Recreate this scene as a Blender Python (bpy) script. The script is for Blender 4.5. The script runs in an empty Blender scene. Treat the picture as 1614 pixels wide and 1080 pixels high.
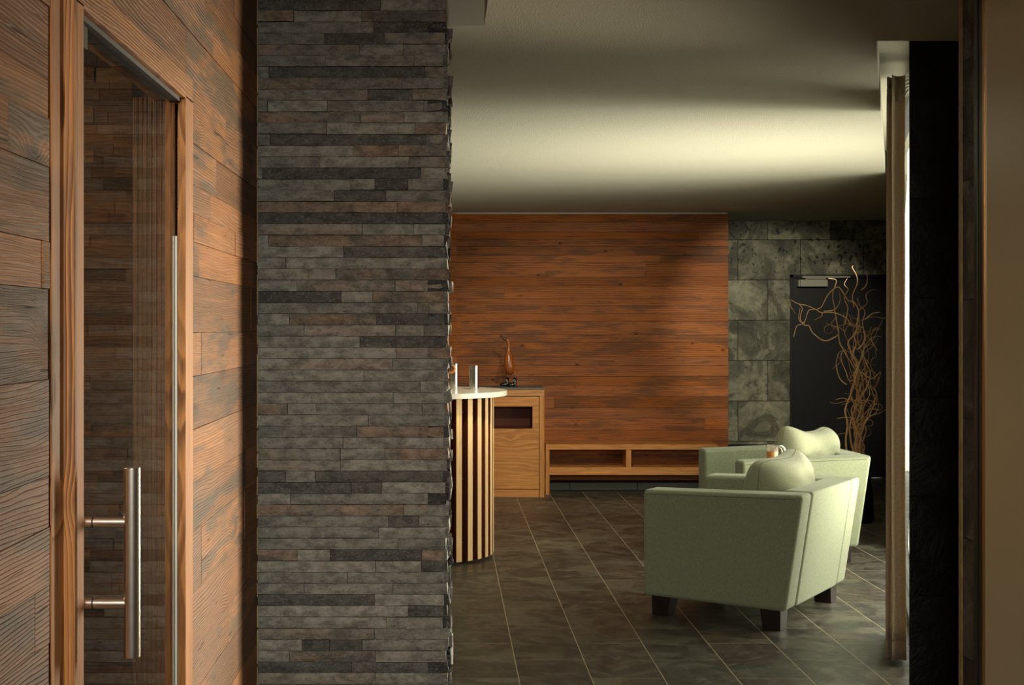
import bpy, bmesh, math, random
from mathutils import Vector, Matrix
from mathutils import noise as mnoise
PI = math.pi
sc = bpy.context.scene
COL = sc.collection

# ------------------------------------------------------------------ camera
EYE = 1.452
F = 2070.0            # focal length in pixels of the 1614 px wide frame
cam_d = bpy.data.cameras.new('camera')
cam = bpy.data.objects.new('camera', cam_d)
COL.objects.link(cam)
cam.location = (0, 0, EYE)
cam.rotation_euler = (PI / 2, 0, 0)
cam_d.sensor_width = 36.0
cam_d.lens = 36.0 * F / 1614.0
cam_d.shift_x = (807 - 703) / 1614.0
cam_d.shift_y = -(540 - 515) / 1614.0
cam_d.clip_start = 0.02
sc.camera = cam
sc.view_settings.view_transform = 'Standard'
sc.view_settings.look = 'None'
sc.view_settings.gamma = 1.0
sc.view_settings.use_curve_mapping = False
sc.view_settings.exposure = 0.0
try:
    sc.cycles.max_bounces = 8
    sc.cycles.transparent_max_bounces = 12
    sc.cycles.sample_clamp_indirect = 4.0
except Exception:
    pass

# ------------------------------------------------------------------ light
w = bpy.data.worlds.new('world')
sc.world = w
w.use_nodes = True
w.node_tree.nodes['Background'].inputs[0].default_value = (0.95, 0.92, 0.78, 1)
w.node_tree.nodes['Background'].inputs[1].default_value = 2.2

WX0, WY0, WSL = 1.92, 5.3, 0.30       # window line: X = WX0 + WSL*(Y-WY0)
def winx(y): return WX0 + WSL * (y - WY0)
wdir = Vector((WSL, 1, 0)).normalized()
wnrm = Vector((-1, WSL, 0)).normalized()      # into the room

def area(name, loc, direction, sx, sy, power, col, spread=180):
    d = bpy.data.lights.new(name, 'AREA')
    d.shape = 'RECTANGLE'; d.size = sx; d.size_y = sy
    d.energy = power; d.color = col
    d.spread = math.radians(spread)
    o = bpy.data.objects.new(name, d)
    COL.objects.link(o)
    o.location = loc
    o.rotation_euler = Vector(direction).to_track_quat('-Z', 'Y').to_euler()
    return o
ym = 7.35
area('window_daylight', Vector((winx(ym), ym, 1.05)) - wnrm * 0.75, wnrm, 2.7, 2.1, 66, (1.0, 0.93, 0.76), 180)
area('window_daylight_near', Vector((winx(5.5), 5.5, 1.1)) - wnrm * 0.09, Vector((-2.6, -2.2, 0.0)), 0.35, 1.6, 42, (1.0, 0.86, 0.66), 56)
# sunlit ground outside, throwing light up through the window to the ceiling
area('ground_bounce', Vector((winx(7.2), 7.2, 0.2)) - wnrm * 1.0, (wnrm * 1.0 + Vector((0, 0, 0.82))), 1.5, 0.4, 42, (1.0, 0.93, 0.79), 66)
area('corridor_fill', (-0.1, -0.9, 2.3), (-0.03, 1, -0.33), 0.6, 0.5, 13, (1.0, 0.93, 0.80), 58)  # added unseen fill behind the camera, lifts the pillar and corridor
def spot(name, loc, to, power, size, blend, col, r=0.04):
    d = bpy.data.lights.new(name, 'SPOT'); d.energy = power; d.color = col
    d.spot_size = math.radians(size); d.spot_blend = blend; d.shadow_soft_size = r
    o = bpy.data.objects.new(name, d); COL.objects.link(o); o.location = loc
    o.rotation_euler = (Vector(to) - Vector(loc)).to_track_quat('-Z', 'Y').to_euler()
spot('ceiling_spot', (0.9, 8.6, 2.42), (1.2, 11.6, 0.75), 92, 62, 0.7, (1.0, 0.86, 0.62))
spot('counter_fill_spot', (0.55, 6.9, 2.43), (0.25, 9.7, 0.55), 125, 56, 0.6, (1.0, 0.86, 0.62))  # added spot, brightens the counter slats and the cabinet
spot('slate_fill_spot', (2.75, 9.0, 2.43), (2.98, 12.57, 1.15), 180, 44, 0.6, (1.0, 0.93, 0.72))  # extra spot put in to brighten slate tiles and willow branches

# ------------------------------------------------------------------ helpers
def px(x, y, Y):
    return Vector(((x - 703) * Y / F, Y, EYE - (y - 515) * Y / F))

class MB:
    def __init__(s): s.v = []; s.f = []; s.t = []
    def face(s, idx, tone=(0.5, 0.5, 0.5)): s.f.append(idx); s.t.append(tone)
    def add(s, vs): n = len(s.v); s.v += [tuple(v) for v in vs]; return n
    def box(s, a, b, tone=(0.5, 0.5, 0.5)):
        x0, y0, z0 = a; x1, y1, z1 = b
        n = s.add([(x0,y0,z0),(x1,y0,z0),(x1,y1,z0),(x0,y1,z0),(x0,y0,z1),(x1,y0,z1),(x1,y1,z1),(x0,y1,z1)])
        for q in ((0,3,2,1),(4,5,6,7),(0,1,5,4),(1,2,6,5),(2,3,7,6),(3,0,4,7)):
            s.face([n+i for i in q], tone)
        return s
    def hexa(s, p, tone=(0.5,0.5,0.5)):      # bottom 4 ccw, top 4 ccw
        n = s.add(p)
        for q in ((0,3,2,1),(4,5,6,7),(0,1,5,4),(1,2,6,5),(2,3,7,6),(3,0,4,7)):
            s.face([n+i for i in q], tone)
        return s
    def prism(s, poly, z0, z1, tone=(0.5,0.5,0.5)):
        k = len(poly); n = s.add([(x,y,z0) for x,y in poly] + [(x,y,z1) for x,y in poly])
        s.face([n+i for i in range(k)][::-1], tone); s.face([n+k+i for i in range(k)], tone)
        for i in range(k):
            j = (i+1) % k
            s.face([n+i, n+j, n+k+j, n+k+i], tone)
        return s
    def tube(s, pts, rad, seg=10, cap=True, flat=1.0, tone=(0.5,0.5,0.5)):
        pts = [Vector(p) for p in pts]
        if not hasattr(rad, '__len__'): rad = [rad]*len(pts)
        ref = Vector((0,0,1)); rings = []
        d0 = (pts[1]-pts[0]).normalized()
        if abs(d0.z) > 0.9: ref = Vector((0,1,0))
        u = d0.cross(ref).normalized()
        for i, p in enumerate(pts):
            d = (pts[min(i+1,len(pts)-1)] - pts[max(i-1,0)]).normalized()
            u = (u - d*u.dot(d)).normalized(); v = d.cross(u)
            rings.append(s.add([p + (u*math.cos(2*PI*k/seg) + v*math.sin(2*PI*k/seg)*flat)*rad[i] for k in range(seg)]))
        for a, b in zip(rings, rings[1:]):
            for k in range(seg):
                j = (k+1) % seg
                s.face([a+k, a+j, b+j, b+k], tone)
        if cap:
            s.face([rings[0]+k for k in range(seg)][::-1], tone); s.face([rings[-1]+k for k in range(seg)], tone)
        return s
    def lathe(s, prof, c=(0,0,0), seg=32, tone=(0.5,0.5,0.5)):
        rings = []
        for r, z in prof:
            rings.append(s.add([(c[0]+r*math.cos(2*PI*k/seg), c[1]+r*math.sin(2*PI*k/seg), c[2]+z) for k in range(seg)]))
        for a, b in zip(rings, rings[1:]):
            for k in range(seg):
                j = (k+1) % seg
                s.face([a+k, a+j, b+j, b+k], tone)
        if prof[0][0] > 1e-6: s.face([rings[0]+k for k in range(seg)][::-1], tone)
        if prof[-1][0] > 1e-6: s.face([rings[-1]+k for k in range(seg)], tone)
        return s
    def ball(s, c, r, seg=16, tone=(0.5,0.5,0.5)):      # r: 3-vector
        prof = []
        rings = []
        for i in range(seg//2+1):
            a = -PI/2 + PI*i/(seg//2)
            rr = max(math.cos(a), 0.02)
            rings.append(s.add([(c[0]+r[0]*rr*math.cos(2*PI*k/seg), c[1]+r[1]*rr*math.sin(2*PI*k/seg), c[2]+r[2]*math.sin(a)) for k in range(seg)]))
        for a, b in zip(rings, rings[1:]):
            for k in range(seg):
                j = (k+1) % seg
                s.face([a+k, a+j, b+j, b+k], tone)
        s.face([rings[0]+k for k in range(seg)][::-1], tone); s.face([rings[-1]+k for k in range(seg)], tone)
        return s
    def build(s, name, m, parent=None, smooth=False, bevel=0, segs=2, subsurf=0, weld=False):
        me = bpy.data.meshes.new(name)
        me.from_pydata(s.v, [], s.f)
        at = me.attributes.new('tone', 'FLOAT_VECTOR', 'FACE')
        for i, t in enumerate(s.t): at.data[i].vector = t
        bm = bmesh.new(); bm.from_mesh(me)
        if weld: bmesh.ops.remove_doubles(bm, verts=bm.verts, dist=1e-5)
        bmesh.ops.recalc_face_normals(bm, faces=bm.faces)
        bm.to_mesh(me); bm.free()
        if smooth:
            for p in me.polygons: p.use_smooth = True
        me.materials.append(m)
        o = bpy.data.objects.new(name, me)
        COL.objects.link(o)
        if parent: o.parent = parent
        if bevel:
            b = o.modifiers.new('bevel', 'BEVEL'); b.width = bevel; b.segments = segs
            b.limit_method = 'ANGLE'; b.angle_limit = math.radians(40)
            for p in me.polygons: p.use_smooth = True
            b.harden_normals = True
        if subsurf:
            b = o.modifiers.new('sub', 'SUBSURF'); b.levels = subsurf; b.render_levels = subsurf
        return o

def tag(o, label=None, cat=None, group=None, kind=None):
    if label: o['label'] = label
    if cat: o['category'] = cat
    if group: o['group'] = group
    if kind: o['kind'] = kind
    return o
def empty(name, loc, rz, label, cat, group=None):
    o = bpy.data.objects.new(name, None); COL.objects.link(o)
    o.location = loc; o.rotation_euler = (0, 0, rz)
    o.empty_display_size = 0.1
    return tag(o, label, cat, group)
def struct(o): o['kind'] = 'structure'; return o

# ------------------------------------------------------------------ materials
class NT:
    def __init__(s, name):
        s.m = bpy.data.materials.new(name); s.m.use_nodes = True
        s.t = s.m.node_tree; s.b = s.t.nodes['Principled BSDF']
        s.out = s.t.nodes['Material Output']
    def n(s, typ, **kw):
        nd = s.t.nodes.new(typ)
        for k, v in kw.items(): setattr(nd, k, v)
        return nd
    def put(s, sock, val):
        if hasattr(val, 'is_linked') or isinstance(val, bpy.types.NodeSocket): s.t.links.new(val, sock)
        elif isinstance(val, (tuple, list)) and len(val) == 3 and sock.type == 'RGBA': sock.default_value = (*val, 1)
        else: sock.default_value = val
    def math(s, op, a, b=0.0, c=0.0, clamp=False):
        nd = s.n('ShaderNodeMath', operation=op, use_clamp=clamp)
        s.put(nd.inputs[0], a); s.put(nd.inputs[1], b); s.put(nd.inputs[2], c)
        return nd.outputs[0]
    def xyz(s, x, y, z):
        nd = s.n('ShaderNodeCombineXYZ')
        s.put(nd.inputs[0], x); s.put(nd.inputs[1], y); s.put(nd.inputs[2], z)
        return nd.outputs[0]
    def sep(s, v):
        nd = s.n('ShaderNodeSeparateXYZ'); s.put(nd.inputs[0], v); return nd.outputs
    def noise(s, v, scale=5, detail=3, rough=0.5, dist=0.0, color=False):
        nd = s.n('ShaderNodeTexNoise'); s.put(nd.inputs['Vector'], v)
        nd.inputs['Scale'].default_value = scale; nd.inputs['Detail'].default_value = detail
        nd.inputs['Roughness'].default_value = rough; nd.inputs['Distortion'].default_value = dist
        return nd.outputs['Color' if color else 'Fac']
    def mix(s, f, a, b, typ='MIX'):
        nd = s.n('ShaderNodeMix', data_type='RGBA', blend_type=typ)
        s.put(nd.inputs[0], f); s.put(nd.inputs[6], a); s.put(nd.inputs[7], b)
        return nd.outputs[2]
    def ramp(s, f, lo, hi, a=0.0, b=1.0, smooth=True):
        nd = s.n('ShaderNodeMapRange', interpolation_type='SMOOTHSTEP' if smooth else 'LINEAR')
        s.put(nd.inputs[0], f); nd.inputs[1].default_value = lo; nd.inputs[2].default_value = hi
        nd.inputs[3].default_value = a; nd.inputs[4].default_value = b
        return nd.outputs[0]
    def obj(s): return s.n('ShaderNodeTexCoord').outputs['Object']
    def attr(s, a='tone'): return s.n('ShaderNodeAttribute', attribute_name=a).outputs['Vector']
    def bump(s, h, strength=0.3, dist=0.01, prev=None):
        nd = s.n('ShaderNodeBump'); s.put(nd.inputs['Height'], h)
        nd.inputs['Strength'].default_value = strength; nd.inputs['Distance'].default_value = dist
        if prev is not None: s.put(nd.inputs['Normal'], prev)
        return nd.outputs[0]
    def fin(s, color=None, rough=None, normal=None, **kw):
        if color is not None: s.put(s.b.inputs['Base Color'], color)
        if rough is not None: s.put(s.b.inputs['Roughness'], rough)
        if normal is not None: s.put(s.b.inputs['Normal'], normal)
        for k, v in kw.items(): s.put(s.b.inputs[k.replace('_', ' ')], v)
        return s.m

def plain(name, col, rough=0.5, **kw):
    t = NT(name); return t.fin(col, rough, **kw)

def wood(name, light, dark, grey, L='y', H='z', freq=70, warp=5.0, knots=1.0, greyamt=0.5, tonevar=0.5, rough=0.6, bump=0.5, knotscale=2.2, spec=0.3, saw=0.0, contrast=1.0):
    t = NT(name)
    o = t.sep(t.obj()); idx = {'x':0,'y':1,'z':2}
    third = [a for a in 'xyz' if a not in (L, H)][0]
    r = t.sep(t.attr())
    l = t.math('ADD', o[idx[L]], t.math('MULTIPLY', r[0], 41.0))
    h = t.math('ADD', o[idx[H]], t.math('MULTIPLY', r[1], 13.0))
    d = t.math('MULTIPLY_ADD', r[2], 7.0, o[idx[third]])
    q = t.xyz(t.math('MULTIPLY', l, 0.9), t.math('MULTIPLY', h, 5.0), t.math('MULTIPLY', d, 3.0))
    low = t.noise(q, 1.3, 2.0, 0.45)
    # knots
    kv = t.n('ShaderNodeTexVoronoi', feature='F1'); 
    t.put(kv.inputs['Vector'], t.xyz(t.math('MULTIPLY', l, 0.62), h, t.math('MULTIPLY', d, 0.3)))
    kv.inputs['Scale'].default_value = knotscale * 2.2
    dist = kv.outputs['Distance']
    kn = t.math('POWER', 2.718, t.math('MULTIPLY', t.math('MULTIPLY', dist, dist), -60.0))
    core = t.ramp(dist, 0.03, 0.12, 1.0, 0.0)
    hv = t.math('ADD', t.math('MULTIPLY', h, freq), t.math('MULTIPLY', low, warp * 4.0))
    hv = t.math('ADD', hv, t.math('MULTIPLY', kn, 4.0 * knots))
    hv = t.math('ADD', hv, t.math('MULTIPLY', t.noise(t.xyz(t.math('MULTIPLY', l, 6.0), t.math('MULTIPLY', h, 60.0), d), 1.0, 2.0), 0.9))
    fr = t.math('FRACT', hv)
    band = t.math('MULTIPLY', t.ramp(fr, 0.0, 0.75, 0.0, 1.0), t.ramp(fr, 0.80, 1.0, 1.0, 0.0))
    fine = t.noise(t.xyz(t.math('MULTIPLY', l, 5.0), t.math('MULTIPLY', h, 260.0), t.math('MULTIPLY', d, 60.0)), 1.0, 3.0, 0.7)
    patch = t.noise(t.xyz(t.math('MULTIPLY', l, 1.6), t.math('MULTIPLY', h, 9.0), d), 1.6, 3.0, 0.6)
    vis = t.ramp(t.noise(q, 2.1, 2.0), 0.38, 0.62, 0.35, 0.95)
    c = t.mix(t.math('MULTIPLY', band, t.math('MULTIPLY', vis, contrast)), light, dark)
    c = t.mix(t.ramp(fine, 0.45, 0.75, 0.0, 0.55), c, dark)
    lt = t.noise(t.xyz(t.math('MULTIPLY', l, 1.8), t.math('MULTIPLY', h, 75.0), d), 1.0, 2.0, 0.5)
    c = t.mix(t.ramp(lt, 0.62, 0.72, 0.0, 0.55), c, tuple(min(1, x * 1.35) for x in light))
    gm = t.math('MULTIPLY', t.ramp(t.math('ADD', patch, t.math('MULTIPLY_ADD', r[1], 0.24, -0.12)), 0.50, 0.66), greyamt)
    c = t.mix(gm, c, grey)
    c = t.mix(t.math('MULTIPLY', core, 0.85 * min(knots, 1)), c, tuple(x * 0.25 for x in dark))
    # short dark cracks
    cr = t.noise(t.xyz(t.math('MULTIPLY', l, 3.0), t.math('MULTIPLY', h, 55.0), t.math('MULTIPLY', d, 9.0)), 1.3, 2.0, 0.5)
    c = t.mix(t.ramp(cr, 0.70, 0.75, 0.0, 0.8), c, tuple(x * 0.2 for x in dark))
    hs = t.n('ShaderNodeHueSaturation'); t.put(hs.inputs['Color'], c)
    t.put(hs.inputs['Value'], t.math('MULTIPLY_ADD', r[0], tonevar, 1.0 - tonevar / 2))
    t.put(hs.inputs['Saturation'], t.math('MULTIPLY_ADD', r[2], 0.12, 1.0))
    hgt = t.math('SUBTRACT', t.math('MULTIPLY', fine, 0.6), t.math('MULTIPLY', band, 0.5))
    hgt = t.math('SUBTRACT', hgt, t.ramp(cr, 0.68, 0.75, 0.0, 1.5))
    if saw:
        sw = t.noise(t.xyz(t.math('MULTIPLY', l, 160.0), t.math('MULTIPLY', h, 4.0), d), 1.0, 1.0)
        hgt = t.math('ADD', hgt, t.math('MULTIPLY', sw, saw))
    return t.fin(hs.outputs[0], rough, t.bump(hgt, bump, 0.004), Specular_IOR_Level=spec)

M = {}
M['old_wood'] = wood('reclaimed wood', (0.26, 0.118, 0.047), (0.078, 0.034, 0.016), (0.068, 0.046, 0.028), 'y', 'z', freq=135, warp=2.6, greyamt=0.8, tonevar=0.7, bump=0.6, knots=1.3, knotscale=1.6, saw=0.3, contrast=0.7)
M['back_wood'] = wood('back wall boards', (0.37, 0.13, 0.042), (0.11, 0.034, 0.013), (0.10, 0.045, 0.022), 'x', 'z', freq=60, warp=0.7, greyamt=0.65, tonevar=0.3, bump=0.35, knots=1.1, knotscale=3.2, contrast=0.75)
M['inner_wood'] = wood('stacked inner wood', (0.28, 0.145, 0.065), (0.10, 0.045, 0.02), (0.07, 0.055, 0.035), 'x', 'z', freq=80, warp=3, greyamt=0.6, tonevar=0.9)
M['inner_vert'] = wood('ribbed inner panel', (0.34, 0.19, 0.10), (0.16, 0.085, 0.04), (0.1, 0.07, 0.05), 'z', 'x', freq=260, warp=0.5, greyamt=0.2, tonevar=0.2, knots=0.0)
M['frame_wood'] = wood('door frame wood', (0.50, 0.23, 0.085), (0.19, 0.075, 0.028), (0.2, 0.1, 0.05), 'z', 'y', freq=90, warp=0.8, greyamt=0.1, tonevar=0.1, knots=0.0, bump=0.2)
M['frame_rough'] = wood('door frame sawn edge', (0.42, 0.19, 0.075), (0.11, 0.045, 0.02), (0.09, 0.06, 0.04), 'z', 'x', freq=130, warp=1.6, greyamt=0.5, tonevar=0.1, knots=0.4, bump=0.7)
M['jamb_wild'] = wood('jamb wild grain', (0.55, 0.26, 0.10), (0.12, 0.045, 0.018), (0.2, 0.1, 0.05), 'z', 'x', freq=60, warp=6.0, greyamt=0.1, tonevar=0.1, knots=0.6, bump=0.4)
M['larch'] = wood('larch furniture', (0.62, 0.30, 0.115), (0.42, 0.185, 0.065), (0.4, 0.2, 0.08), 'x', 'z', freq=26, warp=1.6, greyamt=0.15, tonevar=0.12, knots=0.25, bump=0.1, rough=0.45)
M['larch_v'] = wood('larch upright', (0.62, 0.30, 0.115), (0.42, 0.185, 0.065), (0.4, 0.2, 0.08), 'z', 'x', freq=40, warp=1.2, greyamt=0.1, tonevar=0.12, knots=0.0, bump=0.1, rough=0.45)
M['slat'] = wood('counter slat wood', (0.86, 0.60, 0.32), (0.74, 0.46, 0.22), (0.6, 0.35, 0.15), 'z', 'x', freq=60, warp=0.6, greyamt=0.05, tonevar=0.12, knots=0.0, bump=0.05, rough=0.5)
M['drum'] = plain('red brown drum', (0.13, 0.028, 0.012), 0.6)
M['duck'] = wood('duck wood', (0.42, 0.15, 0.05), (0.20, 0.06, 0.02), (0.2, 0.08, 0.03), 'z', 'x', freq=60, warp=1, greyamt=0.1, tonevar=0.0, knots=0, bump=0.0, rough=0.22, spec=0.6)
M['black_gloss'] = plain('black glossy paint', (0.008, 0.008, 0.009), 0.15)
M['boot_white'] = plain('pale boot paint', (0.7, 0.68, 0.6), 0.4)
M['counter_top'] = plain('pale counter stone', (0.72, 0.69, 0.60), 0.22)
M['slate_top'] = plain('grey slab', (0.12, 0.135, 0.12), 0.35)
M['dark'] = plain('near black', (0.007, 0.007, 0.008), 0.55)
M['door_black'] = plain('black door', (0.0075, 0.008, 0.009), 0.5)
M['emblem'] = plain('faint emblem', (0.022, 0.02, 0.014), 0.5)
M['closer'] = plain('door closer grey', (0.42, 0.41, 0.33), 0.5)
M['white_plastic'] = plain('white plastic', (0.75, 0.74, 0.68), 0.35)
M['steel_bright'] = plain('polished steel', (0.85, 0.82, 0.76), 0.12, Metallic=1.0)
M['frame_dark'] = plain('dark window frame', (0.02, 0.02, 0.018), 0.4)
M['joint_shadow'] = plain('joint shadow', (0.01, 0.01, 0.009), 0.9)  # near-black core behind the boards, joint shade put into its colour

t = NT('brushed steel')
o = t.sep(t.obj())
g = t.noise(t.xyz(t.math('MULTIPLY', o[0], 60), t.math('MULTIPLY', o[1], 60), t.math('MULTIPLY', o[2], 1500)), 1.0, 2)
M['steel'] = t.fin((0.70, 0.66, 0.60), t.ramp(g, 0.3, 0.7, 0.29, 0.33), Metallic=1.0, Anisotropic=0.0)

# ledge stone: tone.x lightness, tone.y rust amount, tone.z offset
t = NT('ledge stone')
r = t.sep(t.attr()); o = t.sep(t.obj())
p = t.xyz(o[0], t.math('ADD', o[1], t.math('MULTIPLY', r[2], 9)), t.math('MULTIPLY', o[2], 1.6))
n1 = t.noise(p, 22, 5, 0.65); n2 = t.noise(p, 110, 4, 0.7); n3 = t.noise(p, 6, 3)
c = t.mix(t.ramp(r[0], 0, 1, 0, 1, False), (0.032, 0.032, 0.031), (0.275, 0.268, 0.235))
c = t.mix(t.math('MULTIPLY', r[1], t.ramp(n3, 0.35, 0.62)), c, (0.235, 0.16, 0.108))
c = t.mix(1.0, c, t.mix(t.ramp(n1, 0.3, 0.7), (0.62, 0.62, 0.62), (1.5, 1.5, 1.5)), 'MULTIPLY')
c = t.mix(t.ramp(n2, 0.54, 0.70, 0, 0.55), c, (0.34, 0.32, 0.27))
c = t.mix(t.ramp(n2, 0.32, 0.44, 0.55, 0.0), c, (0.02, 0.02, 0.02))
hh = t.math('ADD', n1, t.math('MULTIPLY', n2, 0.5))
M['ledge'] = t.fin(c, 0.72, t.bump(hh, 0.9, 0.010), Specular_IOR_Level=0.35)

def slate(name, light, dark, hw, hh_, z0, x0, stag, axis='x', spots=0.0, veinscale=1.0, rough=0.55):
    t = NT(name); o = t.sep(t.obj())
    u = o[0] if axis == 'x' else o[1]
    row = t.math('FLOOR', t.math('DIVIDE', t.math('SUBTRACT', o[2], z0), hh_))
    uo = t.math('ADD', t.math('SUBTRACT', u, x0), t.math('MULTIPLY', t.math('MODULO', t.math('ABSOLUTE', row), 2.0), stag))
    cu = t.math('FLOOR', t.math('DIVIDE', uo, hw))
    fu = t.math('FRACT', t.math('DIVIDE', uo, hw)); fv = t.math('FRACT', t.math('DIVIDE', t.math('SUBTRACT', o[2], z0), hh_))
    wn = t.n('ShaderNodeTexWhiteNoise', noise_dimensions='3D'); t.put(wn.inputs['Vector'], t.xyz(cu, row, 3.0))
    rr = t.sep(wn.outputs['Color'])
    p = t.xyz(t.math('MULTIPLY_ADD', rr[0], 20, u), t.math('MULTIPLY', rr[1], 20), t.math('MULTIPLY_ADD', rr[2], 20, o[2]))
    a = t.noise(p, 2.6 * veinscale, 7, 0.62, 1.1); b = t.noise(p, 14, 5, 0.65, 0.6); e = t.noise(p, 60, 3, 0.6)
    c = t.mix(t.ramp(a, 0.38, 0.62), dark, light)
    c = t.mix(t.ramp(b, 0.35, 0.7, 0.55, 0.0), c, dark)
    vein = t.math('ABSOLUTE', t.math('SUBTRACT', a, 0.5))
    c = t.mix(t.ramp(vein, 0.0, 0.012, 0.7, 0.0), c, tuple(x * 0.3 for x in dark))
    hs = t.n('ShaderNodeHueSaturation'); t.put(hs.inputs['Color'], c); t.put(hs.inputs['Value'], t.math('MULTIPLY_ADD', rr[0], 0.6, 0.7))
    c = hs.outputs[0]
    h = t.math('ADD', t.math('MULTIPLY', a, 1.5), t.math('ADD', t.math('MULTIPLY', b, 0.6), t.math('MULTIPLY', e, 0.12)))
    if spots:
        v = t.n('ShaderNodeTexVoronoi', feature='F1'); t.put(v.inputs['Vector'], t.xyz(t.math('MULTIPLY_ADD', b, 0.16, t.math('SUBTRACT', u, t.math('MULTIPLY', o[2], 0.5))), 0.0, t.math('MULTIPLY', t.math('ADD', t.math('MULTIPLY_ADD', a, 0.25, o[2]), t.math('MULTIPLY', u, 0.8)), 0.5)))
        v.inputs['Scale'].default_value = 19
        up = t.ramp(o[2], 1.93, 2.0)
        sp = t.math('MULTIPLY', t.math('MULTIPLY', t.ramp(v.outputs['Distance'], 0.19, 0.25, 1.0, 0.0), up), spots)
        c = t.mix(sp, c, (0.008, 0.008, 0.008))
    ju = t.math('MINIMUM', fu, t.math('SUBTRACT', 1.0, fu)); jv = t.math('MINIMUM', fv, t.math('SUBTRACT', 1.0, fv))
    j = t.math('MAXIMUM', t.ramp(t.math('MULTIPLY', ju, hw), 0.0015, 0.003, 1, 0), t.ramp(t.math('MULTIPLY', jv, hh_), 0.0015, 0.003, 1, 0))
    c = t.mix(j, c, (0.012, 0.012, 0.011))
    h = t.math('SUBTRACT', h, j)
    return t.fin(c, rough, t.bump(h, 0.9, 0.012), Specular_IOR_Level=0.4)
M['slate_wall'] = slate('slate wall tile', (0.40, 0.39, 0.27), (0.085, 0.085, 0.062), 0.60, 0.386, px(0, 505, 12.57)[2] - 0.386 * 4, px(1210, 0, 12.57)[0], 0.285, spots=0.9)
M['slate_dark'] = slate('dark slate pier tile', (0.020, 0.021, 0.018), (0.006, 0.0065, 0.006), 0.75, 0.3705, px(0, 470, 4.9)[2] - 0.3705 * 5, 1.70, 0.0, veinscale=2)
M['slate_strip'] = slate('rough slate strip', (0.10, 0.09, 0.075), (0.012, 0.012, 0.011), 3.0, 0.30, 0.02, -1.0, 0.0, axis='y', veinscale=3)

# floor tile
t = NT('floor slate tile'); o = t.sep(t.obj())
cx = t.math('DIVIDE', o[0], 0.3); ci = t.math('FLOOR', cx)
yo = t.math('ADD', t.math('SUBTRACT', o[1], 0.62), t.math('MULTIPLY', t.math('MODULO', t.math('ABSOLUTE', ci), 2.0), 0.3))
cy = t.math('DIVIDE', yo, 0.6); cj = t.math('FLOOR', cy)
fu = t.math('FRACT', cx); fv = t.math('FRACT', cy)
wn = t.n('ShaderNodeTexWhiteNoise', noise_dimensions='3D'); t.put(wn.inputs['Vector'], t.xyz(ci, cj, 1.0)); rr = t.sep(wn.outputs['Color'])
p = t.xyz(t.math('MULTIPLY_ADD', rr[0], 30, o[0]), t.math('MULTIPLY_ADD', rr[1], 30, t.math('MULTIPLY', o[1], 1.0)), 0.0)
a = t.noise(p, 3.2, 6, 0.6, 1.6); b = t.noise(p, 18, 5, 0.65, 0.5); e = t.noise(p, 1.2, 2)
c = t.mix(t.ramp(a, 0.40, 0.60), (0.048, 0.044, 0.035), (0.125, 0.116, 0.088))
c = t.mix(t.ramp(e, 0.5, 0.65, 0, 0.5), c, (0.085, 0.055, 0.037))
c = t.mix(t.ramp(b, 0.52, 0.68, 0, 0.45), c, (0.19, 0.17, 0.13))
vein = t.math('ABSOLUTE', t.math('SUBTRACT', a, 0.5))
c = t.mix(t.ramp(vein, 0.0, 0.01, 0.45, 0.0), c, (0.02, 0.018, 0.015))
hs = t.n('ShaderNodeHueSaturation'); t.put(hs.inputs['Color'], c); t.put(hs.inputs['Value'], t.math('MULTIPLY_ADD', rr[2], 0.35, 0.82)); c = hs.outputs[0]
ju = t.math('MULTIPLY', t.math('MINIMUM', fu, t.math('SUBTRACT', 1.0, fu)), 0.3)
jv = t.math('MULTIPLY', t.math('MINIMUM', fv, t.math('SUBTRACT', 1.0, fv)), 0.6)
j1 = t.ramp(ju, 0.0012, 0.0024, 1, 0); j2 = t.ramp(jv, 0.003, 0.0055, 1, 0)
c = t.mix(j2, c, (0.19, 0.165, 0.115)); c = t.mix(j1, c, (0.55, 0.47, 0.33))
j = t.math('MAXIMUM', j1, j2)
h = t.math('SUBTRACT', t.math('ADD', a, t.math('MULTIPLY', b, 0.35)), t.math('MULTIPLY', j, 0.4))
M['floor'] = t.fin(c, t.ramp(b, 0.3, 0.7, 0.34, 0.52), t.bump(h, 0.35, 0.006), Specular_IOR_Level=0.45)

t = NT('ceiling plaster'); o = t.obj()
n1 = t.noise(o, 150, 3, 0.6)
M['ceiling'] = t.fin((0.43, 0.415, 0.33), 0.9, t.bump(n1, 0.6, 0.006))
t = NT('smooth plaster'); o = t.obj()
M['plaster'] = t.fin((0.43, 0.415, 0.33), 0.9, t.bump(t.noise(o, 40, 2), 0.08, 0.003))
t = NT('satin beige wall'); o = t.obj()
M['beige'] = t.fin(t.mix(t.noise(o, 1.5, 2), (0.42, 0.38, 0.26), (0.50, 0.45, 0.30)), 0.22, Specular_IOR_Level=0.9)

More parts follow.
